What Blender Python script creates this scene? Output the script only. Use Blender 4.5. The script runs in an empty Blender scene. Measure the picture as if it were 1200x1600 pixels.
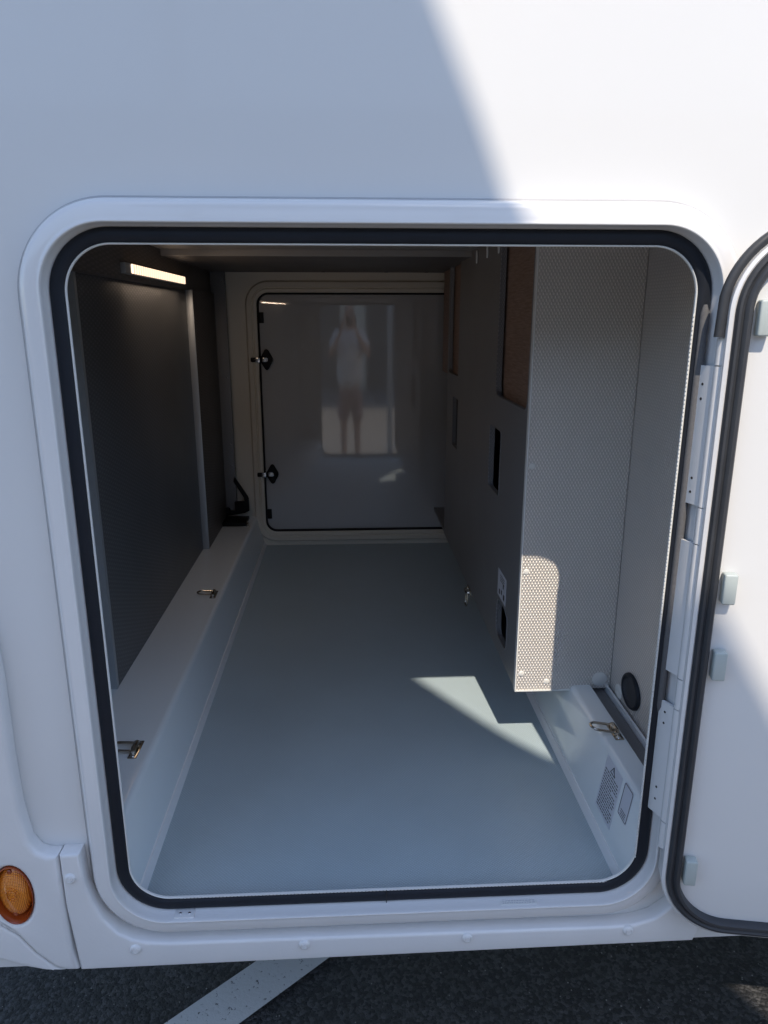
import bpy, bmesh, math, random
from mathutils import Vector, Matrix
R = math.radians
random.seed(7)
scn = bpy.context.scene
COL = scn.collection

# ------------------------------------------------------------------ camera
cam_d = bpy.data.cameras.new('camera'); cam = bpy.data.objects.new('camera', cam_d); COL.objects.link(cam)
scn.camera = cam
YAW, PITCH, ROLL = R(-2.89), R(-15.18), R(-0.01)
rm = (Matrix.Rotation(YAW, 3, 'Z') @ Matrix.Rotation(PITCH, 3, 'X') @ Matrix.Rotation(ROLL, 3, 'Y'))
rt, fw, up = rm.col[0], rm.col[1], rm.col[2]
m4 = Matrix(((rt.x, up.x, -fw.x, 0), (rt.y, up.y, -fw.y, -1.15), (rt.z, up.z, -fw.z, 1.60), (0, 0, 0, 1)))
cam.matrix_world = m4
cam_d.sensor_fit = 'AUTO'; cam_d.sensor_width = 36; cam_d.lens = 36 * 1125 / 1600
cam_d.clip_start = 0.02; cam_d.clip_end = 2000
scn.render.resolution_x = 768; scn.render.resolution_y = 1024

# ------------------------------------------------------------------ world, sun, exposure
SUN = Vector((-0.07, 1.0, -1.335)).normalized()
w = bpy.data.worlds.new('World'); scn.world = w; w.use_nodes = True
nt = w.node_tree; nt.nodes.clear()
sky = nt.nodes.new('ShaderNodeTexSky'); sky.sky_type = 'NISHITA'; sky.sun_disc = False
sky.sun_elevation = math.asin(-SUN.z); sky.sun_rotation = math.atan2(-SUN.x, -SUN.y)
sky.air_density = 1.0; sky.dust_density = 0.7; sky.ozone_density = 2.3
bg = nt.nodes.new('ShaderNodeBackground'); bg.inputs[1].default_value = 0.15
wo = nt.nodes.new('ShaderNodeOutputWorld')
nt.links.new(sky.outputs[0], bg.inputs[0]); nt.links.new(bg.outputs[0], wo.inputs[0])
sd = bpy.data.lights.new('sun', 'SUN'); sd.energy = 2.75; sd.angle = R(0.45); sd.color = (1.0, 0.875, 0.72)
so = bpy.data.objects.new('sun', sd); COL.objects.link(so)
so.rotation_euler = SUN.to_track_quat('-Z', 'Y').to_euler(); so.location = (0, -6, 9)
scn.view_settings.view_transform = 'Standard'; scn.view_settings.look = 'None'
scn.view_settings.gamma = 1; scn.view_settings.use_curve_mapping = False
scn.view_settings.exposure = 0.80

# ------------------------------------------------------------------ materials
def mat(name, col, rough=0.5, metal=0.0, coat=0.0, bump=None, var=0.0, varscale=3.0, spec=0.5, emit=None, estr=0, trans=0):
    m = bpy.data.materials.new(name); m.use_nodes = True
    t = m.node_tree; b = t.nodes['Principled BSDF']
    b.inputs['Base Color'].default_value = (*col, 1); b.inputs['Roughness'].default_value = rough
    b.inputs['Metallic'].default_value = metal; b.inputs['Coat Weight'].default_value = coat
    b.inputs['Coat Roughness'].default_value = 0.06
    b.inputs['Specular IOR Level'].default_value = spec
    if trans: b.inputs['Transmission Weight'].default_value = trans
    if emit:
        b.inputs['Emission Color'].default_value = (*emit, 1); b.inputs['Emission Strength'].default_value = estr
    tc = t.nodes.new('ShaderNodeTexCoord')
    if var:
        n = t.nodes.new('ShaderNodeTexNoise'); n.inputs['Scale'].default_value = varscale; n.inputs['Detail'].default_value = 5
        t.links.new(tc.outputs['Object'], n.inputs['Vector'])
        mx = t.nodes.new('ShaderNodeMix'); mx.data_type = 'RGBA'
        mx.inputs['A'].default_value = (*[c * (1 - var) for c in col], 1); mx.inputs['B'].default_value = (*[min(1, c * (1 + var)) for c in col], 1)
        t.links.new(n.outputs['Fac'], mx.inputs['Factor']); t.links.new(mx.outputs['Result'], b.inputs['Base Color'])
        rr = t.nodes.new('ShaderNodeMapRange'); rr.inputs['To Min'].default_value = rough * 0.8; rr.inputs['To Max'].default_value = rough * 1.25
        t.links.new(n.outputs['Fac'], rr.inputs['Value']); t.links.new(rr.outputs['Result'], b.inputs['Roughness'])
    if bump:
        kind, sc, st, dist = bump
        bn = t.nodes.new('ShaderNodeBump'); bn.inputs['Strength'].default_value = st; bn.inputs['Distance'].default_value = dist
        if kind == 'noise':
            n2 = t.nodes.new('ShaderNodeTexNoise'); n2.inputs['Scale'].default_value = sc; n2.inputs['Detail'].default_value = 4
            t.links.new(tc.outputs['Object'], n2.inputs['Vector']); t.links.new(n2.outputs['Fac'], bn.inputs['Height'])
        if kind == 'voronoi':
            n2 = t.nodes.new('ShaderNodeTexVoronoi'); n2.inputs['Scale'].default_value = sc
            t.links.new(tc.outputs['Object'], n2.inputs['Vector']); t.links.new(n2.outputs['Distance'], bn.inputs['Height'])
        if kind in ('hammer', 'weave'):
            h = hammer(t, tc, sc, kind)
            t.links.new(h, bn.inputs['Height'])
            src = b.inputs['Base Color'].links[0].from_socket      # relief shading put into the colour: raised dashes lighter, hollows darker
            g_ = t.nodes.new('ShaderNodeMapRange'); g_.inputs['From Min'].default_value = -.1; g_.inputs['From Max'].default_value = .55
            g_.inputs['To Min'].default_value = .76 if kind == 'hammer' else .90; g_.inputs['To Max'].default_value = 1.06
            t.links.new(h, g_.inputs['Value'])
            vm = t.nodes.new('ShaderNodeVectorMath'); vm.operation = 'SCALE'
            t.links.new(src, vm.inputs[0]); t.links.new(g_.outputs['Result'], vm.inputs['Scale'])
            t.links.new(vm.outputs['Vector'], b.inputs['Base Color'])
        t.links.new(bn.outputs['Normal'], b.inputs['Normal'])
    return m

def mth(t, op, a, b=None, c=None):
    n = t.nodes.new('ShaderNodeMath'); n.operation = op
    for i, v in enumerate((a, b, c)):
        if v is None: continue
        if isinstance(v, (int, float)): n.inputs[i].default_value = v
        else: t.links.new(v, n.inputs[i])
    return n.outputs[0]

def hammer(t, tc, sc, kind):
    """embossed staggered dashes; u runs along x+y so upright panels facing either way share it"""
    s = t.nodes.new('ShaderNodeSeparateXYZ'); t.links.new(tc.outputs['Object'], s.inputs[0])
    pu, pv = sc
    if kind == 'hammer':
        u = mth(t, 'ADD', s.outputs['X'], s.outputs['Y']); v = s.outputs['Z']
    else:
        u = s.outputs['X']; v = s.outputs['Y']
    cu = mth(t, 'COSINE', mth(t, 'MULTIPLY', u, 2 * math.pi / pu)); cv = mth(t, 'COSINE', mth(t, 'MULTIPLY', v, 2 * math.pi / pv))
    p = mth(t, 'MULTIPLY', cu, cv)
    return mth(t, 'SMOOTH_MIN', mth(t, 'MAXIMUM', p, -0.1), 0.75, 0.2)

M = {}
M['paint'] = mat('white_paint', (.71, .715, .71), .34, coat=.15, bump=('noise', 4.5, .06, .012), var=.025, varscale=1.7)
M['ring'] = mat('frame_white', (.74, .74, .74), .22, coat=.4, var=.02, varscale=9)
M['grp'] = mat('moulded_white', (.73, .73, .73), .36, coat=.25, bump=('noise', 160, .16, .002), var=.03, varscale=14)
M['rubber'] = mat('black_rubber', (.015, .018, .025), .5, spec=.22, bump=('noise', 90, .2, .001), var=.2, varscale=30)
M['door_rubber'] = mat('dark_grey_rubber', (.035, .038, .044), .5, bump=('noise', 90, .2, .001), var=.2, varscale=30)
M['rubber_grey'] = mat('grey_flocking', (.11, .11, .115), .9, bump=('noise', 700, .5, .001), var=.3, varscale=200)
M['trim'] = mat('white_trim', (.75, .76, .74), .45)
M['floor'] = mat('ribbed_floor', (.44, .545, .60), .36, bump=('weave', (.0070, .0070), .6, .0014), var=.07, varscale=6)
M['ledge'] = mat('grey_ledge', (.80, .85, .86), .16, coat=.3, bump=('noise', 25, .05, .003), var=.02, varscale=3)
M['ledge_edge'] = mat('pale_edge', (.80, .82, .82), .35)
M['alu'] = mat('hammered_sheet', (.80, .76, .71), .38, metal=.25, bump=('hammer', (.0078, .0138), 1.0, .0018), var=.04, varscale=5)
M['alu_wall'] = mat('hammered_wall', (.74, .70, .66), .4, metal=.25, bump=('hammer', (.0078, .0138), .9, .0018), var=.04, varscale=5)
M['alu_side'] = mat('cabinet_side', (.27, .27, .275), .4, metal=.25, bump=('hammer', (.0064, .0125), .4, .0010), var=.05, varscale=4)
M['dark'] = mat('dark_panel', (.13, .132, .138), .38, metal=.1, bump=('hammer', (.03, .012), .35, .001), var=.08, varscale=3)
M['brown'] = mat('brown_board', (.14, .12, .11), .45, bump=('hammer', (.06, .012), .35, .001), var=.1, varscale=6)
M['profile'] = mat('aluminium_profile', (.42, .45, .48), .35, metal=.5)
M['cream'] = mat('cream_liner', (.74, .69, .59), .4, var=.03, varscale=4)
M['fardoor'] = mat('far_door_panel', (.50, .505, .51), .05, coat=1, var=.02, varscale=1.2, spec=1)
M['black'] = mat('black_plastic', (.008, .008, .009), .5, spec=.2)
M['steel'] = mat('plated_steel', (.52, .47, .40), .22, metal=1, var=.1, varscale=60)
M['chrome'] = mat('bright_steel', (.75, .75, .74), .2, metal=1)
M['ceil'] = mat('ceiling_board', (.36, .335, .31), .5, var=.05, varscale=5)
M['beam'] = mat('ceiling_beam', (.14, .125, .12), .5, var=.08, varscale=5)
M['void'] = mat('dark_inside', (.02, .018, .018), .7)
M['clip'] = mat('grey_green_plastic', (.42, .47, .455), .45)
M['sealant'] = mat('grey_sealant', (.42, .42, .43), .6)
M['cap'] = mat('translucent_cap', (.72, .72, .69), .35)
M['label'] = mat('paper_label', (.60, .62, .68), .5)
M['print'] = mat('label_print', (.04, .04, .045), .6)
M['hole'] = mat('vent_black', (.03, .033, .04), .6)
M['amber_rim'] = mat('amber_rim', (.30, .05, .008), .15, coat=.8)
M['under'] = mat('underbody', (.03, .03, .03), .8)
M['tyre'] = mat('tyre_rubber', (.02, .02, .02), .8)
M['cloth'] = mat('white_cotton', (.78, .74, .72), .85, bump=('noise', 14, .5, .02), var=.03, varscale=8)
M['shorts'] = mat('pink_cotton', (.42, .27, .24), .85, bump=('noise', 16, .5, .02), var=.06, varscale=8)
M['skin'] = mat('skin', (.55, .33, .24), .5, var=.06, varscale=12)
M['hair'] = mat('hair', (.09, .06, .04), .7, bump=('noise', 60, .6, .01))
M['sandal'] = mat('shoe_fabric', (.12, .11, .10), .7)
M['blocker_mat'] = mat('blocker_board', (.35, .37, .38), .4, var=.04, varscale=2)

def wood():
    m = mat('wood_grain', (.17, .10, .075), .5); t = m.node_tree; b = t.nodes['Principled BSDF']
    tc = t.nodes.new('ShaderNodeTexCoord'); mp = t.nodes.new('ShaderNodeMapping'); mp.inputs['Scale'].default_value = (6, 6, 90)
    n = t.nodes.new('ShaderNodeTexNoise'); n.inputs['Scale'].default_value = 3; n.inputs['Detail'].default_value = 8; n.inputs['Distortion'].default_value = .6
    cr = t.nodes.new('ShaderNodeValToRGB'); e = cr.color_ramp.elements
    e[0].position = .3; e[0].color = (.20, .125, .09, 1); e[1].position = .7; e[1].color = (.36, .24, .185, 1)
    t.links.new(tc.outputs['Object'], mp.inputs[0]); t.links.new(mp.outputs[0], n.inputs['Vector'])
    t.links.new(n.outputs['Fac'], cr.inputs[0]); t.links.new(cr.outputs[0], b.inputs['Base Color']); return m
M['wood'] = wood()

def amber():
    m = mat('amber_lens', (.62, .20, .02), .16, coat=.9); t = m.node_tree; b = t.nodes['Principled BSDF']
    tc = t.nodes.new('ShaderNodeTexCoord'); s = t.nodes.new('ShaderNodeSeparateXYZ'); t.links.new(tc.outputs['Object'], s.inputs[0])
    k = 2 * math.pi / .0060
    a = mth(t, 'ADD', s.outputs['X'], s.outputs['Z']); c = mth(t, 'SUBTRACT', s.outputs['X'], s.outputs['Z'])
    p = mth(t, 'MULTIPLY', mth(t, 'SINE', mth(t, 'MULTIPLY', a, k)), mth(t, 'SINE', mth(t, 'MULTIPLY', c, k)))
    mr = t.nodes.new('ShaderNodeMapRange'); mr.inputs['From Min'].default_value = -.6; mr.inputs['From Max'].default_value = .6
    t.links.new(p, mr.inputs['Value'])
    mx = t.nodes.new('ShaderNodeMix'); mx.data_type = 'RGBA'; mx.inputs['A'].default_value = (.50, .10, .005, 1); mx.inputs['B'].default_value = (1, .36, .03, 1)
    t.links.new(mr.outputs['Result'], mx.inputs['Factor']); t.links.new(mx.outputs['Result'], b.inputs['Base Color'])
    bn = t.nodes.new('ShaderNodeBump'); bn.inputs['Strength'].default_value = .6; bn.inputs['Distance'].default_value = .001
    t.links.new(p, bn.inputs['Height']); t.links.new(bn.outputs['Normal'], b.inputs['Normal']); return m
M['amber'] = amber()

def lamp_mat():
    m = mat('lit_lens', (.8, .7, .6), .4); t = m.node_tree; b = t.nodes['Principled BSDF']
    tc = t.nodes.new('ShaderNodeTexCoord'); s = t.nodes.new('ShaderNodeSeparateXYZ'); t.links.new(tc.outputs['Object'], s.inputs[0])
    p = mth(t, 'SINE', mth(t, 'MULTIPLY', s.outputs['Y'], 2 * math.pi / .024))
    st = mth(t, 'MULTIPLY_ADD', p, .35, .85)
    b.inputs['Emission Color'].default_value = (1.0, .72, .50, 1); t.links.new(st, b.inputs['Emission Strength']); return m
M['lit'] = lamp_mat()

def asphalt():
    m = mat('asphalt', (.03, .03, .03), .75); t = m.node_tree; b = t.nodes['Principled BSDF']
    tc = t.nodes.new('ShaderNodeTexCoord')
    n = t.nodes.new('ShaderNodeTexNoise'); n.inputs['Scale'].default_value = 260; n.inputs['Detail'].default_value = 3
    v = t.nodes.new('ShaderNodeTexVoronoi'); v.inputs['Scale'].default_value = 120
    big = t.nodes.new('ShaderNodeTexNoise'); big.inputs['Scale'].default_value = 5; big.inputs['Detail'].default_value = 4
    for x in (n, v, big): t.links.new(tc.outputs['Object'], x.inputs['Vector'])
    cr = t.nodes.new('ShaderNodeValToRGB'); e = cr.color_ramp.elements
    e[0].position = .35; e[0].color = (.013, .014, .016, 1); e[1].position = .85; e[1].color = (.075, .075, .077, 1)
    t.links.new(v.outputs['Color'], cr.inputs[0])
    mx = t.nodes.new('ShaderNodeMix'); mx.data_type = 'RGBA'; mx.blend_type = 'MULTIPLY'; mx.inputs['Factor'].default_value = .5
    t.links.new(cr.outputs[0], mx.inputs['A']); 
    cr2 = t.nodes.new('ShaderNodeValToRGB'); cr2.color_ramp.elements[0].position = .3; cr2.color_ramp.elements[0].color = (.5, .5, .5, 1); cr2.color_ramp.elements[1].position = .7
    t.links.new(big.outputs['Fac'], cr2.inputs[0]); t.links.new(cr2.outputs[0], mx.inputs['B'])
    t.links.new(mx.outputs['Result'], b.inputs['Base Color'])
    bn = t.nodes.new('ShaderNodeBump'); bn.inputs['Strength'].default_value = .9; bn.inputs['Distance'].default_value = .006
    h = mth(t, 'ADD', mth(t, 'MULTIPLY', v.outputs['Distance'], -1.0), n.outputs['Fac'])
    t.links.new(h, bn.inputs['Height']); t.links.new(bn.outputs['Normal'], b.inputs['Normal']); return m
M['asphalt'] = asphalt()

def roadpaint():
    m = bpy.data.materials.new('worn_road_paint'); m.use_nodes = True; t = m.node_tree; b = t.nodes['Principled BSDF']
    b.inputs['Roughness'].default_value = .7
    tc = t.nodes.new('ShaderNodeTexCoord')
    n = t.nodes.new('ShaderNodeTexNoise'); n.inputs['Scale'].default_value = 85; n.inputs['Detail'].default_value = 5; n.inputs['Roughness'].default_value = .7
    t.links.new(tc.outputs['Object'], n.inputs['Vector'])
    cr = t.nodes.new('ShaderNodeValToRGB'); e = cr.color_ramp.elements
    e[0].position = .335; e[0].color = (.05, .05, .052, 1); e[1].position = .39; e[1].color = (.60, .61, .60, 1)
    t.links.new(n.outputs['Fac'], cr.inputs[0]); t.links.new(cr.outputs[0], b.inputs['Base Color'])
    bn = t.nodes.new('ShaderNodeBump'); bn.inputs['Strength'].default_value = .6; bn.inputs['Distance'].default_value = .004
    t.links.new(n.outputs['Fac'], bn.inputs['Height']); t.links.new(bn.outputs['Normal'], b.inputs['Normal']); return m
M['roadpaint'] = roadpaint()

# ------------------------------------------------------------------ mesh helpers
def link(name, me, m, parent=None, smooth=40):
    o = bpy.data.objects.new(name, me); COL.objects.link(o)
    if m is not None:
        me.materials.clear(); me.materials.append(M[m])
    if smooth:
        me.shade_smooth(); me.set_sharp_from_angle(angle=R(smooth))
    if parent is not None:
        o.parent = parent; o.matrix_parent_inverse = parent.matrix_world.inverted()
    return o
def frombm(name, bm, m, parent=None, smooth=40, fix=True):
    if fix: bmesh.ops.recalc_face_normals(bm, faces=bm.faces)
    me = bpy.data.meshes.new(name); bm.to_mesh(me); bm.free()
    return link(name, me, m, parent, smooth)
def addbox(bm, x0, x1, y0, y1, z0, z1, bev=0, seg=2):
    r = bmesh.ops.create_cube(bm, size=1)
    vs = r['verts']
    for v in vs:
        v.co = Vector(((x0 + x1) / 2 + v.co.x * (x1 - x0), (y0 + y1) / 2 + v.co.y * (y1 - y0), (z0 + z1) / 2 + v.co.z * (z1 - z0)))
    if bev:
        es = {e for v in vs for e in v.link_edges}
        bmesh.ops.bevel(bm, geom=list(es), offset=bev, segments=seg, affect='EDGES', profile=.5)
def box(name, m, parent, x0, x1, y0, y1, z0, z1, bev=0, seg=2, xf=None):
    bm = bmesh.new(); addbox(bm, x0, x1, y0, y1, z0, z1, bev, seg)
    if xf: bmesh.ops.transform(bm, matrix=xf, verts=bm.verts)
    return frombm(name, bm, m, parent)
def plate(name, m, parent, outline, t, plane, pos, holes=(), bev=0, res=3, xf=None):
    """flat plate with rounded edges: outline/holes in (u,v); thickness t either side of pos"""
    cu = bpy.data.curves.new('tmp', 'CURVE'); cu.dimensions = '2D'; cu.fill_mode = 'BOTH'
    cu.extrude = max(t / 2 - bev, 1e-5); cu.bevel_depth = bev; cu.offset = -bev; cu.bevel_resolution = res
    for poly in [outline, *holes]:
        s = cu.splines.new('POLY'); s.points.add(len(poly) - 1); s.use_cyclic_u = True
        for p, q in zip(s.points, poly): p.co = (q[0], q[1], 0, 1)
    tmp = bpy.data.objects.new('tmp', cu); me = bpy.data.meshes.new_from_object(tmp)
    bpy.data.objects.remove(tmp); bpy.data.curves.remove(cu)
    for v in me.vertices:
        u, vv, ww = v.co
        v.co = {'XZ': (u, pos + ww, vv), 'YZ': (pos + ww, u, vv), 'XY': (u, vv, pos + ww)}[plane]
    bm = bmesh.new(); bm.from_mesh(me); bmesh.ops.remove_doubles(bm, verts=bm.verts, dist=1e-5)
    bpy.data.meshes.remove(me)
    if xf: bmesh.ops.transform(bm, matrix=xf, verts=bm.verts)
    return frombm(name, bm, m, parent)
def rrect(x0, x1, z0, z1, r, n=12, d=0):
    """rounded rectangle, grown outward by d about fixed corner centres"""
    pts = []
    for cx, cz, a0 in ((x1 - r, z1 - r, 0), (x0 + r, z1 - r, 90), (x0 + r, z0 + r, 180), (x1 - r, z0 + r, 270)):
        for i in range(n + 1):
            a = R(a0 + 90 * i / n); q = max(r + d, 1e-4)
            pts.append((cx + q * math.cos(a), cz + q * math.sin(a)))
    return pts
def ring(name, m, parent, rect, prof, n=14, closed=False, xf=None, smooth=35):
    """profile [(d, y, dz)] swept round a rounded rectangle"""
    x0, x1, z0, z1, r = rect; bm = bmesh.new(); loops = []
    for p in prof:
        d, y = p[0], p[1]; dz = p[2] if len(p) > 2 else 0
        loops.append([bm.verts.new((a, y, b + dz)) for a, b in rrect(x0, x1, z0, z1, r, n, d)])
    L = len(loops[0]); pairs = list(zip(loops, loops[1:]))
    if closed: pairs.append((loops[-1], loops[0]))
    for A, B in pairs:
        for i in range(L):
            j = (i + 1) % L; bm.faces.new((A[i], A[j], B[j], B[i]))
    if xf: bmesh.ops.transform(bm, matrix=xf, verts=bm.verts)
    return frombm(name, bm, m, parent, smooth)
def addtube(bm, pts, r, n=8, closed=False):
    pts = [Vector(p) for p in pts]; N = len(pts); rings = []; prev = None
    for i, p in enumerate(pts):
        a = pts[(i - 1) % N] if (closed or i > 0) else p; b = pts[(i + 1) % N] if (closed or i < N - 1) else p
        t = (b - a).normalized()
        if prev is None:
            h = Vector((0, 0, 1)) if abs(t.z) < .9 else Vector((1, 0, 0)); s = t.cross(h).normalized()
        else: s = (prev - t * prev.dot(t)).normalized()
        prev = s; q = t.cross(s); rr = r[i] if isinstance(r, (list, tuple)) else r
        rings.append([bm.verts.new(p + (s * math.cos(2 * math.pi * k / n) + q * math.sin(2 * math.pi * k / n)) * rr) for k in range(n)])
    for i in range(N if closed else N - 1):
        A, B = rings[i], rings[(i + 1) % N]
        for k in range(n): bm.faces.new((A[k], A[(k + 1) % n], B[(k + 1) % n], B[k]))
    if not closed: bm.faces.new(rings[0][::-1]); bm.faces.new(rings[-1])
def addlathe(bm, c, axis, prof, n=20, sx=1, sy=1):
    """prof [(radius, height along axis)]"""
    axis = Vector(axis).normalized(); h = Vector((0, 0, 1)) if abs(axis.z) < .9 else Vector((0, 1, 0))
    b2 = (h - axis * h.dot(axis)).normalized(); b1 = b2.cross(axis); c = Vector(c); rings = []
    for r, z in prof:
        if r < 1e-6: rings.append([bm.verts.new(c + axis * z)])
        else: rings.append([bm.verts.new(c + axis * z + (b1 * sx * math.cos(2 * math.pi * k / n) + b2 * sy * math.sin(2 * math.pi * k / n)) * r) for k in range(n)])
    for A, B in zip(rings, rings[1:]):
        for k in range(n):
            if len(A) == 1 and len(B) == 1: continue
            if len(A) == 1: bm.faces.new((A[0], B[(k + 1) % n], B[k]))
            elif len(B) == 1: bm.faces.new((A[k], A[(k + 1) % n], B[0]))
            else: bm.faces.new((A[k], A[(k + 1) % n], B[(k + 1) % n], B[k]))
def lathe(name, m, parent, c, axis, prof, n=20, sx=1, sy=1):
    bm = bmesh.new(); addlathe(bm, c, axis, prof, n, sx, sy); return frombm(name, bm, m, parent)
def empty(name, loc, label, cat, group=None):
    o = bpy.data.objects.new(name, None); COL.objects.link(o); o.location = loc; o['label'] = label; o['category'] = cat
    if group: o['group'] = group
    o.matrix_world = Matrix.Translation(loc)
    return o
def rect(u0, u1, v0, v1): return [(u0, v0), (u1, v0), (u1, v1), (u0, v1)]

# ------------------------------------------------------------------ ground
bm = bmesh.new()
vs = [bm.verts.new(p) for p in ((-400, -400, 0), (400, -400, 0), (400, 400, 0), (-400, 400, 0))]; bm.faces.new(vs)
g = frombm('ground', bm, 'asphalt', smooth=0); g['kind'] = 'structure'
def stripe(p, q, wd):
    p, q = Vector(p), Vector(q); n = (q - p).normalized(); s = Vector((-n.y, n.x)) * wd / 2
    bm = bmesh.new()
    f = [bm.verts.new((*a, .004)) for a in (p + s, q + s, q - s, p - s)]; bm.faces.new(f)
    o = frombm('parking_line', bm, 'roadpaint', smooth=0); o['kind'] = 'structure'; return o
# pale concrete apron under the photographer, added out of view to bounce sunlight onto the van
M['reflector'] = mat('reflector', (.23, .22, .205), .8, bump=('noise', 40, .4, .004), var=.12, varscale=1.5)
bm = bmesh.new(); addbox(bm, -16, 16, -10.88, -.85, -.05, .004); ap = frombm('reflector_apron', bm, 'reflector', smooth=0); ap['kind'] = 'structure'
stripe((-1.794, -1.0), (1.286, 1.538), .118)

# loose grit on the asphalt
bm = bmesh.new()
for i in range(900):
    x = random.uniform(-1.2, 1.6); y = random.uniform(-.5, .55); r = random.uniform(.0008, .0022) * (1.6 if random.random() < .06 else 1)
    res = bmesh.ops.create_icosphere(bm, subdivisions=1, radius=r)
    for v in res['verts']: v.co = Vector((x + v.co.x * random.uniform(.7, 1.3), y + v.co.y, r * .5 + v.co.z * .7))
gr = frombm('loose_grit', bm, None, smooth=0); gr.data.materials.append(mat('grit', (.22, .22, .21), .8)); gr['kind'] = 'stuff'

# ------------------------------------------------------------------ motorhome
VAN = empty('motorhome', (1.8, 1.15, 0), 'white motorhome side with its rear garage hatch standing open to an empty grey loading bay', 'motorhome')
SEAL = (-.442, .570, .509, 1.727, .095)     # outer line of the black opening seal
wall_out = [(-.95, .385), (5.2, .385), (5.2, 2.85), (-.95, 2.85)]
body = plate('side_wall', 'paint', VAN, wall_out, .03, 'XZ', .015, holes=[rrect(*SEAL, d=.01)])
# rest of the body, closed all round
box('roof', 'paint', VAN, -.95, 5.2, .03, 2.36, 2.79, 2.85)
box('rear_wall', 'paint', VAN, -.95, -.92, .031, 2.33, .386, 2.789)
box('front_wall', 'paint', VAN, 5.17, 5.2, .031, 2.33, .386, 2.789)
plate('far_side_wall', 'paint', VAN, wall_out, .03, 'XZ', 2.346)
box('underbody', 'under', VAN, -.90, 5.15, .05, 2.31, .40, .44)
for wx in (2.9,):
    for wy in (.30, 2.02):
        tr = lathe('wheel', 'tyre', VAN, (wx, wy, .34), (0, 1, 0), [(0, -.10), (.20, -.11), (.32, -.11), (.34, -.08), (.34, .08), (.32, .11), (.20, .11), (0, .10)], 32)
        lathe('rim', 'chrome', tr, (wx, wy - .112, .34), (0, -1, 0), [(0, .012), (.04, .012), (.06, 0), (.17, -.005), (.2, .012), (.205, 0)], 24)

# door surround: moulded frame ring
ring('door_frame', 'ring', VAN, SEAL, [(.009, .034), (.0075, .003), (.0002, -.001), (.0012, -.003), (.0034, -.0240), (.0036, -.0285), (.0046, -.0305), (.0062, -.0308), (.0080, -.0298), (.012, -.0298),
     (.026, -.0275), (.031, -.0260), (.0355, -.0215), (.0395, -.0130, -.001), (.0430, -.0050, -.003), (.0460, -.0022, -.005), (.0470, .001, -.005)], n=20)
ring('sealant_line', 'sealant', VAN, SEAL, [(.0462, -.0022, -.005), (.0475, -.0014, -.005), (.0490, .001, -.005)], n=20)
# black rubber opening seal (with a joint at the bottom)
sealp = [(.001, .006), (.0005, -.002), (-.002, -.0055), (-.007, -.0075), (-.013, -.0075), (-.018, -.0060), (-.0210, -.0030), (-.0215, .0045), (-.012, .0065), (-.003, .007)]
seal = ring('rubber_seal', 'rubber', VAN, SEAL, sealp, n=20)
box('seal_joint', 'void', seal, .062, .0632, -.0079, .004, .5078, .532)
# pale beaded lip round the inside of the seal
ring('inner_lip', 'trim', VAN, SEAL, [(-.0205, .001), (-.0215, -.0012), (-.0228, -.0016), (-.0238, -.0005), (-.0240, .003), (-.0215, .005)], n=20)
bm = bmesh.new()
for i in range(150):
    z = 1.60 - i * .0068
    addbox(bm, .5445, .5470, -.0032, -.0004, z, z + .0042)
for i in range(128):
    x = -.33 + i * .0068
    addbox(bm, x, x + .0046, -.0026, -.0004, .5312, .5326)
bd = frombm('lip_beading', bm, 'trim', VAN, 0); bd['kind'] = 'stuff'
# flocked brush strip on the hinge side of the seal
bm = bmesh.new()
addtube(bm, [(.5595, -.0085, 1.618), (.5595, -.010, 1.605), (.5595, -.0095, 1.2), (.5595, -.0085, .92), (.5595, -.006, .90)], [.003, .0068, .0068, .006, .002], 10)
frombm('brush_strip', bm, 'rubber_grey', VAN)
# small striker plate and sill label
sp = box('striker_plate', 'ring', VAN, -.339, -.302, -.0240, -.0030, .5050, .5085, .0010)
for dx in (-.0085, .0085):
    lathe('screw', 'chrome', sp, (-.3205 + dx, -.0140, .5085), (0, 0, 1), [(0, .0006), (.0018, .001), (.0028, .0003), (.003, -.001)], 12)
sl = box('sill_label', 'trim', VAN, .282, .353, -.0225, -.0050, .5050, .5068)
bm = bmesh.new()
for row in range(3):
    x = .287
    while x < .348:
        l = random.uniform(.002, .006); addbox(bm, x, x + l, -.0200 + row * .0048, -.0178 + row * .0048, .5066, .5071); x += l + .0015
o = frombm('label_print', bm, None, sl, 0); o.data.materials.append(mat('faint_print', (.55, .56, .58), .6)); o['kind'] = 'stuff'

# side skirt with its raised corner, chamfered end and screw caps
sk = [(-.531, .661), (-.4955, .662), (-.493, .600), (-.484, .560), (-.468, .518), (-.443, .484), (-.418, .468), (-.390, .4600), (-.35, .4565), (.50, .4520),
      (.545, .4545), (.585, .467), (.612, .49), (.628, .53), (.632, .60), (.655, .62), (.676, .60), (.676, .432), (.668, .409), (-.520, .402), (-.531, .55)]
SKT = plate('side_skirt', 'grp', VAN, sk, .034, 'XZ', -.0145, bev=.006, res=4)
for cx, cz in ((-.516, .612), (-.413, .447), (-.096, .441), (.218, .441), (.534, .443)):
    lathe('screw_cap', 'grp', SKT, (cx, -.0312, cz), (0, -1, 0), [(0, .0050), (.0045, .0050), (.0052, .0036), (.0062, .0048), (.0085, .0042), (.0104, .0022), (.0110, -.001)], 24)
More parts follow.
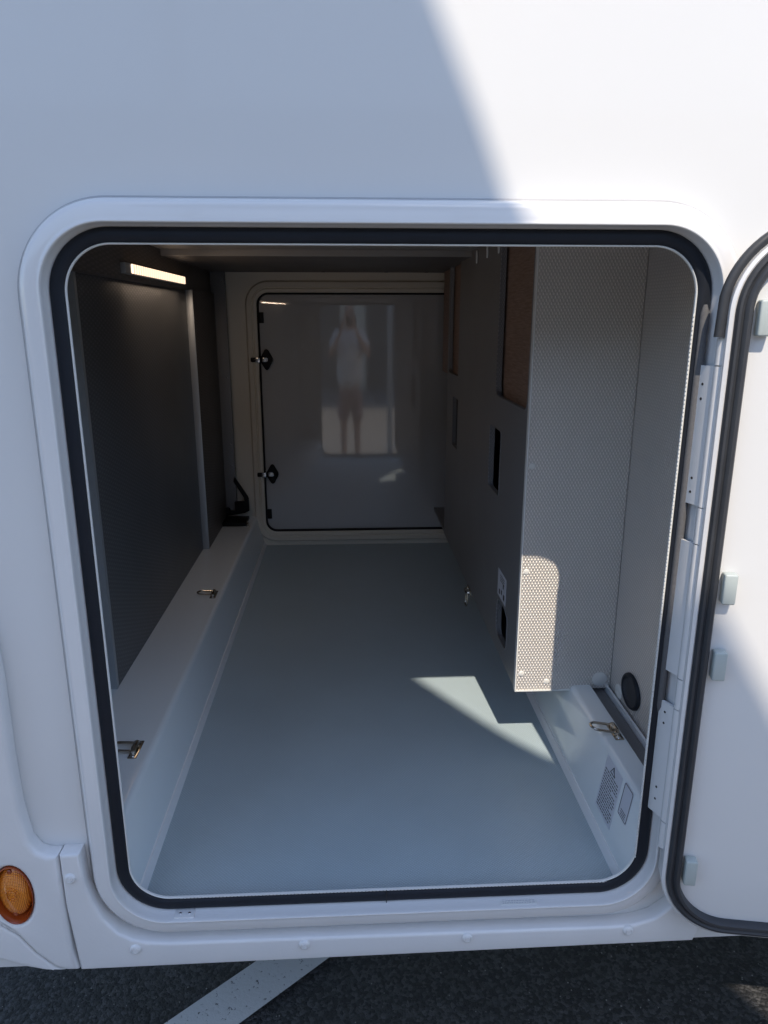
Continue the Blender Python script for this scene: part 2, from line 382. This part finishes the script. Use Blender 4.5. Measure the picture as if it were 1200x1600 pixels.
# rear corner panel with amber marker lamp
cp = [(-.5335, .660), (-.5335, .55), (-.5315, .45), (-.523, .402), (-.545, .402), (-.566, .410), (-.60, .448), (-.625, .487), (-.66, .516), (-.95, .55),
      (-.95, 1.6), (-.66, 1.6), (-.628, 1.30), (-.607, 1.15), (-.592, 1.08), (-.590, 1.0), (-.592, .86), (-.590, .76), (-.582, .690), (-.568, .668), (-.553, .661)]
LAMPC = (-.622, .578)
CPN = plate('rear_corner_panel', 'grp', VAN, cp, .036, 'XZ', -.0145, bev=.010, res=5,
            holes=[[(LAMPC[0] + .0345 * math.cos(a * math.pi / 18), LAMPC[1] + .0625 * math.sin(a * math.pi / 18)) for a in range(36)]])
plate('bumper_corner', 'grp', VAN, [(-.548, .400), (-.568, .407), (-.602, .445), (-.627, .484), (-.662, .513), (-.95, .546), (-.95, .44), (-.70, .446), (-.66, .430), (-.62, .412), (-.585, .402)], .028, 'XZ', -.0145, bev=.005)
lathe('lamp_recess', 'amber_rim', VAN, (LAMPC[0], 0, LAMPC[1]), (0, -1, 0), [(.0300, .004), (.0335, .010), (.0345, .024), (.0350, .0322), (.0338, .0328), (.0325, .028), (.031, .014), (.0295, .010)], 48, 1, 1.8)
L = lathe('marker_lamp', 'amber', VAN, (LAMPC[0] - .002, -.008, LAMPC[1]), (0, -1, 0), [(0, .0215), (.010, .0210), (.020, .0190), (.0265, .0150), (.0295, .008), (.030, 0)], 48, 1, 1.85)
for r_ in (.006, .0105):
    bm = bmesh.new()
    addtube(bm, [(LAMPC[0] - .002 + r_ * math.cos(a * math.pi / 16), -.0300, LAMPC[1] + 1.3 * r_ * math.sin(a * math.pi / 16)) for a in range(32)], .0009, 6, True)
    frombm('lens_ring', bm, 'amber', L)
for dz in (.046, -.046):
    lathe('lens_boss', 'amber_rim', L, (LAMPC[0] - .004, -.022, LAMPC[1] + dz), (0, -1, 0), [(0, .002), (.003, .0035), (.0045, .0025), (.005, 0)], 16)

# ------------------------------------------------------------------ garage interior
ZF = .505; YF = 2.28
box('garage_floor', 'floor', VAN, -.425, .535, .0075, YF, ZF - .004, ZF)
# left storage ledge: sloped face, rounded nose, pale kick strip
def strip(name, m, prof, y0, y1):
    """profile [(x,z)] extruded along y"""
    bm = bmesh.new(); A = [bm.verts.new((x, y0, z)) for x, z in prof]; B = [bm.verts.new((x, y1, z)) for x, z in prof]
    for i in range(len(prof) - 1): bm.faces.new((A[i], A[i + 1], B[i + 1], B[i]))
    bm.faces.new(A); bm.faces.new(B[::-1]); return frombm(name, bm, m, VAN, 50)
strip('left_ledge', 'ledge', [(-.66, .656), (-.462, .655), (-.455, .6535), (-.4505, .649), (-.4475, .642), (-.420, .52), (-.416, ZF), (-.66, ZF)], .0076, YF)
strip('left_kick_strip', 'ledge_edge', [(-.4235, .522), (-.417, .521), (-.4095, .508), (-.4085, ZF), (-.4235, ZF)], .0077, YF - .001)
strip('right_ledge', 'ledge', [(.612, .688), (.574, .688), (.568, .687), (.563, .683), (.560, .676), (.538, .53), (.534, ZF), (.612, ZF)], .0076, YF)
strip('right_kick_strip', 'ledge_edge', [(.5415, .524), (.5345, .523), (.5265, .5095), (.5255, ZF), (.5415, ZF)], .0077, YF - .001)
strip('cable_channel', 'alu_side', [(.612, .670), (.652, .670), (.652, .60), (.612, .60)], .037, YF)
strip('channel_edge', 'ledge_edge', [(.650, .690), (.656, .690), (.656, .62), (.650, .62)], .037, YF)
# left wall: near strip, dark panels, aluminium divider
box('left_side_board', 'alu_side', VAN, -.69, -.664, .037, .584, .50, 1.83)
box('panel_edge_profile', 'profile', VAN, -.663, -.6125, .585, .600, .6565, 1.699)
box('left_panel', 'dark', VAN, -.645, -.6135, .600, 1.762, .656, 1.70, .001)
box('left_rear_panel', 'brown', VAN, -.645, -.5885, 1.768, 2.234, .656, 1.70, .001)
box('divider_profile', 'profile', VAN, -.645, -.5875, 1.7625, 1.7675, .657, 1.70, .001)
box('upper_board', 'brown', VAN, -.66, -.602, .037, 2.234, 1.701, 1.83, .001)
box('upper_board_edge', 'beam', VAN, -.645, -.6035, .037, 2.244, 1.6975, 1.7005)
# lamp on the upper board
LB = box('strip_light', 'profile', VAN, -.6018, -.588, .91, 1.64, 1.712, 1.741, .002)
box('lens', 'lit', LB, -.5885, -.5835, .965, 1.636, 1.7145, 1.7395, .002)
al = bpy.data.lights.new('strip_light_glow', 'AREA'); al.shape = 'RECTANGLE'; al.size = .66; al.size_y = .008; al.energy = .36; al.color = (1.0, .76, .56)
ao = bpy.data.objects.new('strip_light_glow', al); COL.objects.link(ao); ao.location = (-.5832, 1.30, 1.7125)
ao.rotation_euler = Vector((.6, 0, -.8)).to_track_quat('-Z', 'Y').to_euler(); ao.parent = LB; ao.matrix_parent_inverse = LB.matrix_world.inverted()
# ceiling with lip and deeper rear beam
box('ceiling', 'ceil', VAN, -.601, .664, .037, 1.36, 1.812, 1.84)
box('ceiling_lip', 'ceil', VAN, -.601, .44, 1.361, 1.375, 1.7915, 1.83, .002)
box('ceiling_beam', 'beam', VAN, -.66, .664, 1.376, YF - .001, 1.793, 1.84)
for cx in (-.10, .18, .36):
    lathe('screw', 'beam', VAN, (cx, 2.22, 1.7925), (0, 0, -1), [(0, .003), (.008, .003), (.011, 0)], 14)
# header above the opening on the inside and filler pieces that close the bay
box('header', 'dark', VAN, -.69, .70, .0365, .06, 1.735, 1.84)
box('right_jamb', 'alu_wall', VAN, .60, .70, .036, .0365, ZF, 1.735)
# far wall
FR = (-.407, .640, .578, 1.706, .055)
plate('far_wall', 'cream', VAN, rect(-.66, .70, ZF - .02, 1.84), .03, 'XZ', YF + .016, holes=[rrect(*FR)])
ff = ring('far_door_frame', 'cream', VAN, FR, [(-.003, YF + .03), (-.002, YF - .012), (.002, YF - .017), (.014, YF - .018), (.018, YF - .012), (.021, YF - .012), (.025, YF - .018), (.044, YF - .016), (.050, YF - .008), (.052, YF + .002)], n=14)
ring('far_door_seal', 'black', VAN, FR, [(-.0005, YF + .02), (-.001, YF - .013), (-.004, YF - .0155), (-.008, YF - .013), (-.0095, YF + .02)], n=14)
fd = plate('far_door', 'fardoor', VAN, rrect(-.398, .631, .587, 1.697, .047), .02, 'XZ', YF + .008, bev=.002)
def latch(x, z):
    o = plate('door_latch', 'black', VAN, [(x - .030, z + .004), (x - .008, z + .042), (x - .002, z + .047), (x + .004, z + .047), (x + .010, z + .042), (x + .029, z + .006), (x + .029, z - .006),
            (x + .010, z - .042), (x + .004, z - .047), (x - .002, z - .047), (x - .008, z - .042), (x - .030, z - .004)], .014, 'XZ', YF - .010, bev=.003)
    box('latch_tongue', 'black', o, x - .070, x - .024, YF - .032, YF - .018, z - .010, z + .010, .004)
    box('latch_plate', 'chrome', o, x - .048, x - .028, YF - .034, YF - .030, z - .011, z + .011, .001)
    bm = bmesh.new(); addbox(bm, x - .018, x - .002, YF - .021, YF - .0165, z - .010, z + .010, .001)
    addlathe(bm, (x - .002, YF - .0165, z), (0, -1, 0), [(0, .002), (.004, .002), (.005, .006), (.010, .006), (.011, 0)], 18)
    frombm('latch_lock', bm, 'chrome', o)
latch(-.372, 1.408); latch(-.366, .868)
for z in (1.595, .668):
    box('door_buffer', 'black', VAN, -.397, -.377, YF - .010, YF - .0022, z - .024, z + .024, .002)
# perforated upright in the far left corner, with black bracket
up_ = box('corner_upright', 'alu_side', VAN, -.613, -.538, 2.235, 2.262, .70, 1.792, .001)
for z in (1.75, 1.33, 1.02, .92):
    lathe('rivet', 'chrome', up_, (-.552, 2.2345, z), (0, -1, 0), [(0, .002), (.003, .0015), (.004, 0)], 10)
BK = plate('corner_bracket', 'black', VAN, [(-.612, .672), (-.500, .690), (-.478, .700), (-.478, .760), (-.484, .775), (-.540, .868), (-.545, .845), (-.500, .765), (-.498, .748), (-.545, .745), (-.545, .700), (-.590, .700), (-.592, .845), (-.598, .855), (-.606, .855), (-.612, .845)], .016, 'XZ', 2.222, bev=.002)
lathe('bracket_bolt', 'black', BK, (-.578, 2.213, .708), (0, -1, 0), [(0, .008), (.008, .008), (.011, .004), (.012, 0)], 14)
box('bracket_foot', 'black', BK, -.612, -.48, 2.10, 2.231, .6565, .672, .003)

# right side: rear locker with cut-outs
CX, CY, CZ = .419, .488, .677
def T(y, z): return ((y + 1.15) * .977 - 1.15, 1.6 + (z - 1.6) * .977)
def hole(y0, y1, z0, z1, r, n=6):
    (a, c), (b, d) = T(y0, z0), T(y1, z1); return rrect(a, b, c, d, r, n)
hs = [hole(.555, .93, 1.38, 1.83, .03), hole(1.66, 1.93, 1.375, 1.80, .02), hole(1.64, 1.78, 1.09, 1.29, .012), hole(.835, .995, 1.10, 1.29, .015), hole(.655, .795, .700, .815, .03)]
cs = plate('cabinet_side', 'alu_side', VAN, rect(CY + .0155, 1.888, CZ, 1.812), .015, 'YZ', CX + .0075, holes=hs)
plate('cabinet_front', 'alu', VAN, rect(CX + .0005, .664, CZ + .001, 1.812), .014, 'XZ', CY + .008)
box('front_edge_trim', 'trim', VAN, CX - .0022, CX + .0005, CY - .0015, CY + .015, CZ, 1.812)
box('bottom_edge_trim', 'trim', VAN, CX - .002, .566, CY - .0015, CY + .015, CZ - .0022, CZ + .0008)
box('cabinet_bottom', 'alu_side', VAN, CX + .001, .664, CY + .016, YF - .002, CZ + .001, CZ + .013)
for h_ in (hs[0], hs[3], hs[4], hs[2]):
    bm = bmesh.new(); addtube(bm, [(CX + .0012, a, b) for a, b in h_], .0026, 6, True); frombm('edge_banding', bm, 'alu_side', cs)
(a0, b0), (a1, b1) = T(.53, 1.36), T(1.0, 1.83)
wb = box('wooden_shelf_back', 'wood', VAN, .4385, .448, CY + .017, 2.2, 1.36, 1.81)
box('wooden_shelf_floor', 'wood', VAN, CX + .016, .4380, CY + .017, 1.88, 1.345, 1.357)
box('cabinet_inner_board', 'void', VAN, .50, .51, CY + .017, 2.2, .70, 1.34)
box('cream_inner_board', 'cream', VAN, .445, .455, 1.62, 1.885, 1.30, 1.81)
for cx, cz in ((CX + .012, .998), (CX + .0135, .724), (.4985, .7005), (CX + .004, 1.262)):
    lathe('screw_cap', 'cap', VAN, (max(cx, CX + .012), CY + .0012, cz), (0, -1, 0), [(0, .002), (.005, .0022), (.0075, .001), (.008, 0)], 18)
# cables and a hose behind the cut-outs
for pts_, r_, mm in (([(.455, T(.84, 0)[0], 1.33), (.448, T(.90, 0)[0], 1.22), (.45, T(.93, 0)[0], 1.12), (.46, T(.98, 0)[0], 1.0)], .007, 'clip'),
                  ([(.46, T(.98, 0)[0], 1.33), (.450, T(.92, 0)[0], 1.2), (.455, T(.87, 0)[0], 1.05)], .0035, 'amber_rim'),
                  ([(.45, T(.66, 0)[0], .70), (.448, T(.70, 0)[0], .75), (.45, T(.80, 0)[0], .78), (.46, T(.84, 0)[0], .84)], .006, 'clip')):
    bm = bmesh.new(); addtube(bm, pts_, r_, 8); frombm('cable', bm, mm, VAN)
# hooks at the top of the side
for yy, zz in ((1.30, 1.787), (1.12, 1.79), (.95, 1.79)):
    a, b = T(yy, zz); bm = bmesh.new()
    addtube(bm, [(CX - .004, a + .006 * math.cos(t * math.pi / 8), b + .018 * math.sin(t * math.pi / 8)) for t in range(16)], .0022, 6, True)
    frombm('coat_hook', bm, 'trim', VAN)
# label above the lower cut-out
(a0, b0), (a1, b1) = T(.685, .825), T(.79, .903)
lb = box('instruction_label', 'label', VAN, CX - .0008, CX - .0001, a0, a1, b0, b1)
bm = bmesh.new()
for yy, zz, rr in ((.2, .25, .010), (.5, .30, .008), (.75, .22, .009), (.30, .60, .007)):
    cy, cz = a0 + yy * (a1 - a0), b0 + zz * (b1 - b0); addbox(bm, CX - .0012, CX - .0009, cy - rr * .7, cy + rr * .7, cz - rr, cz + rr * .6)
for k in range(3):
    addbox(bm, CX - .0012, CX - .0009, a0 + .02, a1 - .03, b1 - .012 - k * .007, b1 - .010 - k * .007)
o = frombm('label_print', bm, 'print', lb, 0)
# right side wall towards the opening
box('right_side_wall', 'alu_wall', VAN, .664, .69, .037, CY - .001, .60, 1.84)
V = lathe('air_vent', 'hole', VAN, (.6635, .352, .744), (-1, 0, 0), [(0, .001), (.034, .001), (.038, .002), (.041, .006), (.047, .006), (.050, .0)], 32, 1.0, .82)
lathe('vent_rim', 'rubber', V, (.6628, .352, .744), (-1, 0, 0), [(.040, .004), (.043, .0075), (.048, .0072), (.051, .004), (.0515, .0)], 36, 1.0, .82)
lathe('wall_cap', 'cap', VAN, (.6635, .428, .700), (-1, 0, 0), [(0, .004), (.014, .0035), (.019, .002), (.020, 0)], 24)
lathe('wall_cap', 'cap', VAN, (.636, CY + .001, .704), (0, -1, 0), [(0, .004), (.014, .0035), (.019, .002), (.020, 0)], 24)
# warning stickers on the right ledge face (face leans from (.538,.53) to (.560,.676))
def face_xf():
    a = Vector((.538, 0, .53)); d = (Vector((.560, 0, .676)) - a).normalized(); n = Vector((-d.z, 0, d.x))
    m = Matrix(((n.x, 0, d.x, a.x), (0, 1, 0, 0), (n.z, 0, d.z, a.z), (0, 0, 0, 1))); return m
FX = face_xf()
st = plate('warning_sticker', 'label', VAN, rect(.118, .205, .022, .148), .0006, 'YZ', .0006, xf=FX)
bm = bmesh.new()
for row in range(14):
    z = .118 - row * .0068; y1 = .200; yend = random.uniform(.123, .15) if row % 5 == 4 else .123
    while y1 > yend + .004:
        l = min(random.uniform(.004, .012), y1 - yend); addbox(bm, .0009, .0012, y1 - l, y1, z, z + .0024); y1 -= l + .0026
tri = [(.162, .128), (.150, .144), (.174, .144)]
for p, q in (((.150, .126), (.174, .126)), ((.174, .126), (.162, .143)), ((.162, .143), (.150, .126))):
    addtube(bm, [(.0011, *p), (.0011, *q)], .0011, 4)
addbox(bm, .0009, .0013, .1612, .1628, .131, .138); addbox(bm, .0009, .0013, .1612, .1628, .128, .1295)
bmesh.ops.transform(bm, matrix=FX, verts=bm.verts)
frombm('sticker_print', bm, 'print', st, 0)['kind'] = 'stuff'
st2 = plate('square_sticker', 'label', VAN, rrect(.060, .104, .078, .152, .003, 3), .0006, 'YZ', .0006, xf=FX)
bm = bmesh.new(); addtube(bm, [(.0011, a, b) for a, b in rrect(.062, .102, .080, .150, .003, 3)], .0007, 4, True)
for k in range(3): addbox(bm, .0009, .0012, .070, .094, .084 + k * .005, .0855 + k * .005)
bmesh.ops.transform(bm, matrix=FX, verts=bm.verts); frombm('sticker_print', bm, 'print', st2, 0)

# lashing rings: base plate, two saddle bumps, D loop
def lashing(loc, rotz, lift, flip=0):
    X = Matrix.Translation(loc) @ Matrix.Rotation(rotz, 4, 'Z')
    if flip: X = X @ Matrix.Rotation(flip, 4, 'Y')
    bm = bmesh.new(); addbox(bm, -.010, .010, -.034, .034, 0, .0025, .001)
    addtube(bm, [(-.001, -.018, .002), (-.001, -.018, .008), (-.001, -.012, .0115), (-.001, .012, .0115), (-.001, .018, .008), (-.001, .018, .002)], .0062, 8)
    bmesh.ops.transform(bm, matrix=X, verts=bm.verts)
    base = frombm('lashing_plate', bm, 'steel', VAN)
    bm = bmesh.new(); pts = [(-.001, -.016, .008), (-.025, -.016, .008)]
    for k in range(9):
        a = math.pi * k / 8; pts.append((-.040 - .016 * math.sin(a), -.016 * math.cos(a), .008))
    pts += [(-.025, .016, .008), (-.001, .016, .008)]
    pts = [(x, y, z + lift * abs(x)) for x, y, z in pts]
    addtube(bm, pts, .0032, 8, True); bmesh.ops.transform(bm, matrix=X, verts=bm.verts)
    frombm('ring_loop', bm, 'steel', base)
    for s in (-1, 1):
        bm = bmesh.new(); addlathe(bm, (0, s * .027, .0025), (0, 0, 1), [(0, .003), (.002, .0026), (.0045, .001), (.005, 0)], 12)
        bmesh.ops.transform(bm, matrix=X, verts=bm.verts); frombm('screw', bm, 'chrome', base)
lashing((-.487, .305, .6552), 0, .05); lashing((-.478, 1.245, .6552), 0, .05); lashing((-.478, 2.13, .6552), R(12), .1)
lashing((.597, .272, .6882), 0, .18)
lashing((CX - .0003, 1.20, .672), 0, .05, flip=R(-90))

# ------------------------------------------------------------------ open hatch, swung back almost flat on the wall
A = R(10)
DX = Matrix(((math.cos(A), math.sin(A), 0, .572), (-math.sin(A), math.cos(A), 0, -.062), (0, 0, 1, 0), (0, 0, 0, 1)))   # local x along the door, -y towards the viewer
DR = (0.0, 1.035, .484, 1.728, .122)
hatch = plate('garage_door', 'paint', VAN, rrect(*DR, n=16, d=-.012), .026, 'XZ', .012, bev=.003, xf=DX)
ring('door_rim', 'ring', hatch, DR, [(-.014, .026), (.000, .024), (.002, .004), (.001, -.004), (-.004, -.007), (-.008, -.004), (-.012, -.003)], n=18, xf=DX)
ring('door_seal', 'door_rubber', hatch, DR, [(-.006, -.004), (-.0065, -.010), (-.009, -.0135), (-.0125, -.014), (-.0145, -.0115), (-.017, -.0105), (-.0185, -.0135), (-.022, -.0165), (-.027, -.0160), (-.030, -.011), (-.031, -.001)], n=18, xf=DX)
# outer gap profile: only above and round the top of the hinge
bm = bmesh.new(); L0 = [p for p in rrect(*DR, n=18, d=.010)]
arc = [(DR[0] - .010, 1.570)] + [p for p in reversed(L0) if p[0] < DR[0] + DR[4] + 1e-3 and p[1] > 1.62] + [(.9, DR[3] + .010)]
addtube(bm, [DX @ Vector((a, .006, b)) for a, b in arc], .0075, 10); frombm('gap_profile', bm, 'door_rubber', hatch)
for u, z in ((.046, 1.173), (.046, 1.036), (.044, .622), (.046, 1.598)):
    c = box('door_clip', 'clip', hatch, u - .010, u + .011, -.020, -.001, z - .026, z + .026, .003, 3, xf=DX)
# hinge: frame-side long leaves and door-side short leaves on a common pin
HX, HY = .577, -.046
def leaf(name, z0, z1, side):
    bm = bmesh.new(); addtube(bm, [(HX, HY, z0), (HX, HY, z1)], .0105, 20)
    for_ = frombm(name, bm, 'ring', VAN)
    bm = bmesh.new()
    if side < 0:     # to the frame
        pr = [(HX - .0080, HY + .003), (.5570, -.0100), (.5575, -.0078), (.5595, -.0078), (HX - .003, HY + .0075)]
    else:            # to the door
        pr = [(HX + .004, HY - .008), (HX + .014, HY - .007), (HX + .030, HY - .009), (HX + .030, HY - .006), (HX + .014, HY - .002), (HX + .004, HY - .001)]
    A_ = [bm.verts.new((x, y, z0)) for x, y in pr]; zb = z1 if side < 0 else z1 - .004
    B_ = [bm.verts.new((x, y, zb)) for x, y in pr]
    for i in range(len(pr)): j = (i + 1) % len(pr); bm.faces.new((A_[i], A_[j], B_[j], B_[i]))
    bm.faces.new(A_); bm.faces.new(B_[::-1]); frombm('hinge_flange', bm, 'ring', for_)
    return for_
def holes(par, zs):
    for z in zs:
        bm = bmesh.new(); addlathe(bm, (.5622, -.0232, z), (-.93, -.36, 0), [(0, .0008), (.0022, .0008), (.0024, 0)], 12); frombm('screw_hole', bm, 'void', par)
l1 = leaf('hinge_leaf', 1.302, 1.526, -1); holes(l1, (1.497, 1.474, 1.345, 1.322))
leaf('hinge_knuckle', 1.240, 1.300, 1)
l2 = leaf('hinge_leaf', .995, 1.238, -1)
leaf('hinge_knuckle', .936, .993, 1)
l3 = leaf('hinge_leaf', .706, .934, -1); holes(l3, (.915, .893, .760, .735))
leaf('hinge_knuckle', .650, .704, 1); leaf('hinge_knuckle', 1.528, 1.568, 1)
for z in (1.262, .952, .668, 1.548):
    lathe('hinge_screw', 'chrome', VAN, (HX + .016, HY - .0075, z), (0, -1, 0), [(0, .0012), (.0018, .0012), (.0024, .003), (.0042, .0026), (.0046, 0)], 16)

# ------------------------------------------------------------------ made-up, unseen sign shaped so its shadow falls over the left of the bay
SG = empty('sun_blocker', (-1.0, -3.2, 0), 'added unseen sign board on two grey posts standing behind the photographer', 'blocker')
YS = -3.2
edge = [(.331, 6.298), (.364, 6.227), (.393, 6.165), (.423, 6.10), (.455, 6.02), (.500, 5.89), (.557, 5.755), (.616, 5.61), (.682, 5.465), (.750, 5.345), (.84, 5.25), (.95, 5.03), (1.06, 4.80), (1.16, 4.56), (1.25, 4.30), (1.33, 4.1), (1.30, 3.8), (1.2, 3.6), (1.0, 3.5)]
out = edge + [(-.9, 3.5), (-1.3, 3.7), (-1.45, 4.2), (-1.45, 6.6), (-1.3, 7.0), (-.9, 7.2), (-.2, 7.2), (.12, 6.95), (.25, 6.52)]
plate('blocker_board', 'blocker_mat', SG, out, .08, 'XZ', YS, bev=.01)
for px in (-.9, .7):
    bm = bmesh.new(); addtube(bm, [(px, YS, 0), (px, YS, 3.52)], .06, 16); frombm('post', bm, 'blocker_mat', SG)
    box('base_plate', 'blocker_mat', SG, px - .15, px + .15, YS - .15, YS + .15, .0, .02)

# ------------------------------------------------------------------ made-up dark building behind, added to darken the mirrored horizon, seen only as a reflection
BD = empty('backdrop_building', (0, -11, 0), 'added dark building, darkening the mirrored horizon, far behind the photographer', 'building')
M['clad'] = mat('dark_cladding', (.09, .088, .085), .6, var=.1, varscale=1)
M['glass'] = mat('window_glass', (.03, .035, .04), .05, spec=.8)
wins = [rect(x, x + 2.2, .9, 2.6) for x in (-11, -7.6, -4.2, 2.6, 6.0, 9.4)]
plate('wall', 'clad', BD, rect(-14, 14, 0, 4.4), .2, 'XZ', -11, holes=wins + [rect(-.9, .3, 0.02, 2.2)])
for w_ in wins:
    f_ = plate('window', 'profile', BD, rect(w_[0][0], w_[1][0], .9, 2.6), .12, 'XZ', -11, holes=[rect(w_[0][0] + .06, w_[1][0] - .06, .96, 2.54)])
    box('pane', 'glass', f_, w_[0][0] + .06, w_[1][0] - .06, -11.01, -10.99, .96, 2.54)
dr = box('door', 'cream', BD, -.9, .3, -11.03, -10.98, .02, 2.2)
box('handle', 'chrome', dr, .16, .19, -10.98, -10.93, .95, 1.25, .01)
box('roof', 'clad', BD, -14.2, 14.2, -17, -10.8, 4.4, 4.6)
for x_ in (-14, 13.8): box('side_wall', 'clad', BD, x_, x_ + .2, -17, -11.1, 0, 4.4)
box('back_wall', 'clad', BD, -13.8, 13.8, -17, -16.8, 0, 4.4)

# ------------------------------------------------------------------ photographer (seen mirrored in the far door)
def skinmesh(name, verts, edges, radii, m, parent=None, root=0, sub=2):
    me = bpy.data.meshes.new(name); me.from_pydata(verts, edges, [])
    o = bpy.data.objects.new(name, me); COL.objects.link(o)
    o.modifiers.new('skin', 'SKIN'); sl_ = me.skin_vertices[0].data
    for i, r in enumerate(radii):
        r = r if isinstance(r, tuple) else (r, r); sl_[i].radius = r; sl_[i].use_root = (i == root)
    sb = o.modifiers.new('sub', 'SUBSURF'); sb.levels = sub; sb.render_levels = sub
    dg = bpy.context.evaluated_depsgraph_get(); ev = o.evaluated_get(dg)
    nm = bpy.data.meshes.new_from_object(ev, depsgraph=dg); nm.name = name
    bpy.data.objects.remove(o); bpy.data.meshes.remove(me)
    return link(name, nm, m, parent, 180)
PX, PY = -.13, -1.55
PR = empty('person', (PX, PY, 0), 'person in white t-shirt and pink shorts holding up a phone, mirrored in the far hatch', 'person')
V_, E_, R_ = [], [], []
def jv(p, r, par=None):
    V_.append((PX + p[0], PY + p[1], p[2])); R_.append(r); i = len(V_) - 1
    if par is not None: E_.append((par, i))
    return i
pel = jv((0, 0, .95), (.15, .11)); bel = jv((0, .01, 1.12), (.145, .11), pel); ch = jv((0, .0, 1.32), (.165, .115), bel); sh = jv((0, 0, 1.44), (.11, .08), ch)
nk = jv((0, .01, 1.52), .055, sh); hd0 = jv((0, .03, 1.60), (.068, .08), nk); hd1 = jv((0, .03, 1.68), (.075, .092), hd0); hd2 = jv((0, .02, 1.735), (.055, .068), hd1)
ns = jv((0, .122, 1.635), .012, None)
for s in (-1, 1):
    hp = jv((s * .10, 0, .88), .092, pel); kn = jv((s * .115, .02, .50), .058, hp); cf = jv((s * .118, -.005, .36), .056, kn); an = jv((s * .12, -.02, .09), .036, cf)
    ft = jv((s * .125, .05, .045), .036, an); jv((s * .135, .16, .03), .028, ft)
    so_ = jv((s * .185, 0, 1.425), .062, sh); eb = jv((s * .325, .10, 1.25), .046, so_); wr = jv((s * .125, .315, 1.475), .028, eb)
    pm = jv((s * .098, .345, 1.535), (.022, .032), wr)
    for k in range(4):
        f1 = jv((s * (.094 - .001 * k), .372 + .002 * k, 1.555 + .018 * k - .008), .0095, pm)
        f2 = jv((s * (.078 - .002 * k), .392, 1.560 + .018 * k - .008), .0085, f1); jv((s * (.052 - .003 * k), .392, 1.562 + .018 * k - .008), .007, f2)
    t1 = jv((s * .084, .338, 1.560), .011, pm); jv((s * .062, .355, 1.585), .009, t1)
# drop the loose nose vertex into the head chain
E_.append((hd0, ns))
bodym = skinmesh('body', V_, E_, R_, 'skin', PR)
for s in (-1, 1):
    lathe('eye', 'hair', PR, (PX + s * .032, PY + .112, 1.665), (0, 1, 0), [(0, .008), (.008, .005), (.012, 0)], 12)
    lathe('ear', 'skin', PR, (PX + s * .078, PY + .015, 1.64), (s, 0, 0), [(0, .004), (.014, .008), (.02, .002), (.018, -.006)], 12, .8, 1.4)
skinmesh('hair', [(PX, PY - .01, 1.60), (PX, PY - .015, 1.69), (PX, PY + .015, 1.745)], [(0, 1), (1, 2)], [(.07, .075), (.086, .098), (.07, .08)], 'hair', PR)
bmm = []
sv = [(0, 0, .88), (0, .01, 1.10), (0, 0, 1.32), (0, 0, 1.45), (-.19, 0, 1.43), (-.295, .075, 1.30), (.19, 0, 1.43), (.295, .075, 1.30)]
skinmesh('t_shirt', [(PX + a, PY + b, c) for a, b, c in sv], [(0, 1), (1, 2), (2, 3), (3, 4), (4, 5), (3, 6), (6, 7)], [(.235, .175), (.225, .165), (.235, .155), (.14, .09), (.085, .085), (.09, .085), (.085, .085), (.09, .085)], 'cloth', PR)
sv = [(0, 0, .98), (0, 0, .88), (-.105, 0, .80), (-.115, .005, .70), (-.12, .01, .56), (.105, 0, .80), (.115, .005, .70), (.12, .01, .56)]
skinmesh('shorts', [(PX + a, PY + b, c) for a, b, c in sv], [(0, 1), (1, 2), (2, 3), (3, 4), (1, 5), (5, 6), (6, 7)], [(.17, .13), (.16, .13), (.11, .115), (.11, .115), (.108, .11), (.11, .115), (.11, .115), (.108, .11)], 'shorts', PR)
for s in (-1, 1):
    skinmesh('shoe', [(PX + s * .12, PY - .05, .045), (PX + s * .125, PY + .06, .045), (PX + s * .135, PY + .18, .035)], [(0, 1), (1, 2)], [.048, .048, .04], 'sandal', PR)
ph = box('phone', 'black', None, -.165, -.005, -1.186, -1.178, 1.548, 1.628, .003, 3)
ph['label'] = 'black phone held up in both hands of the person reflected in the far hatch'; ph['category'] = 'phone'
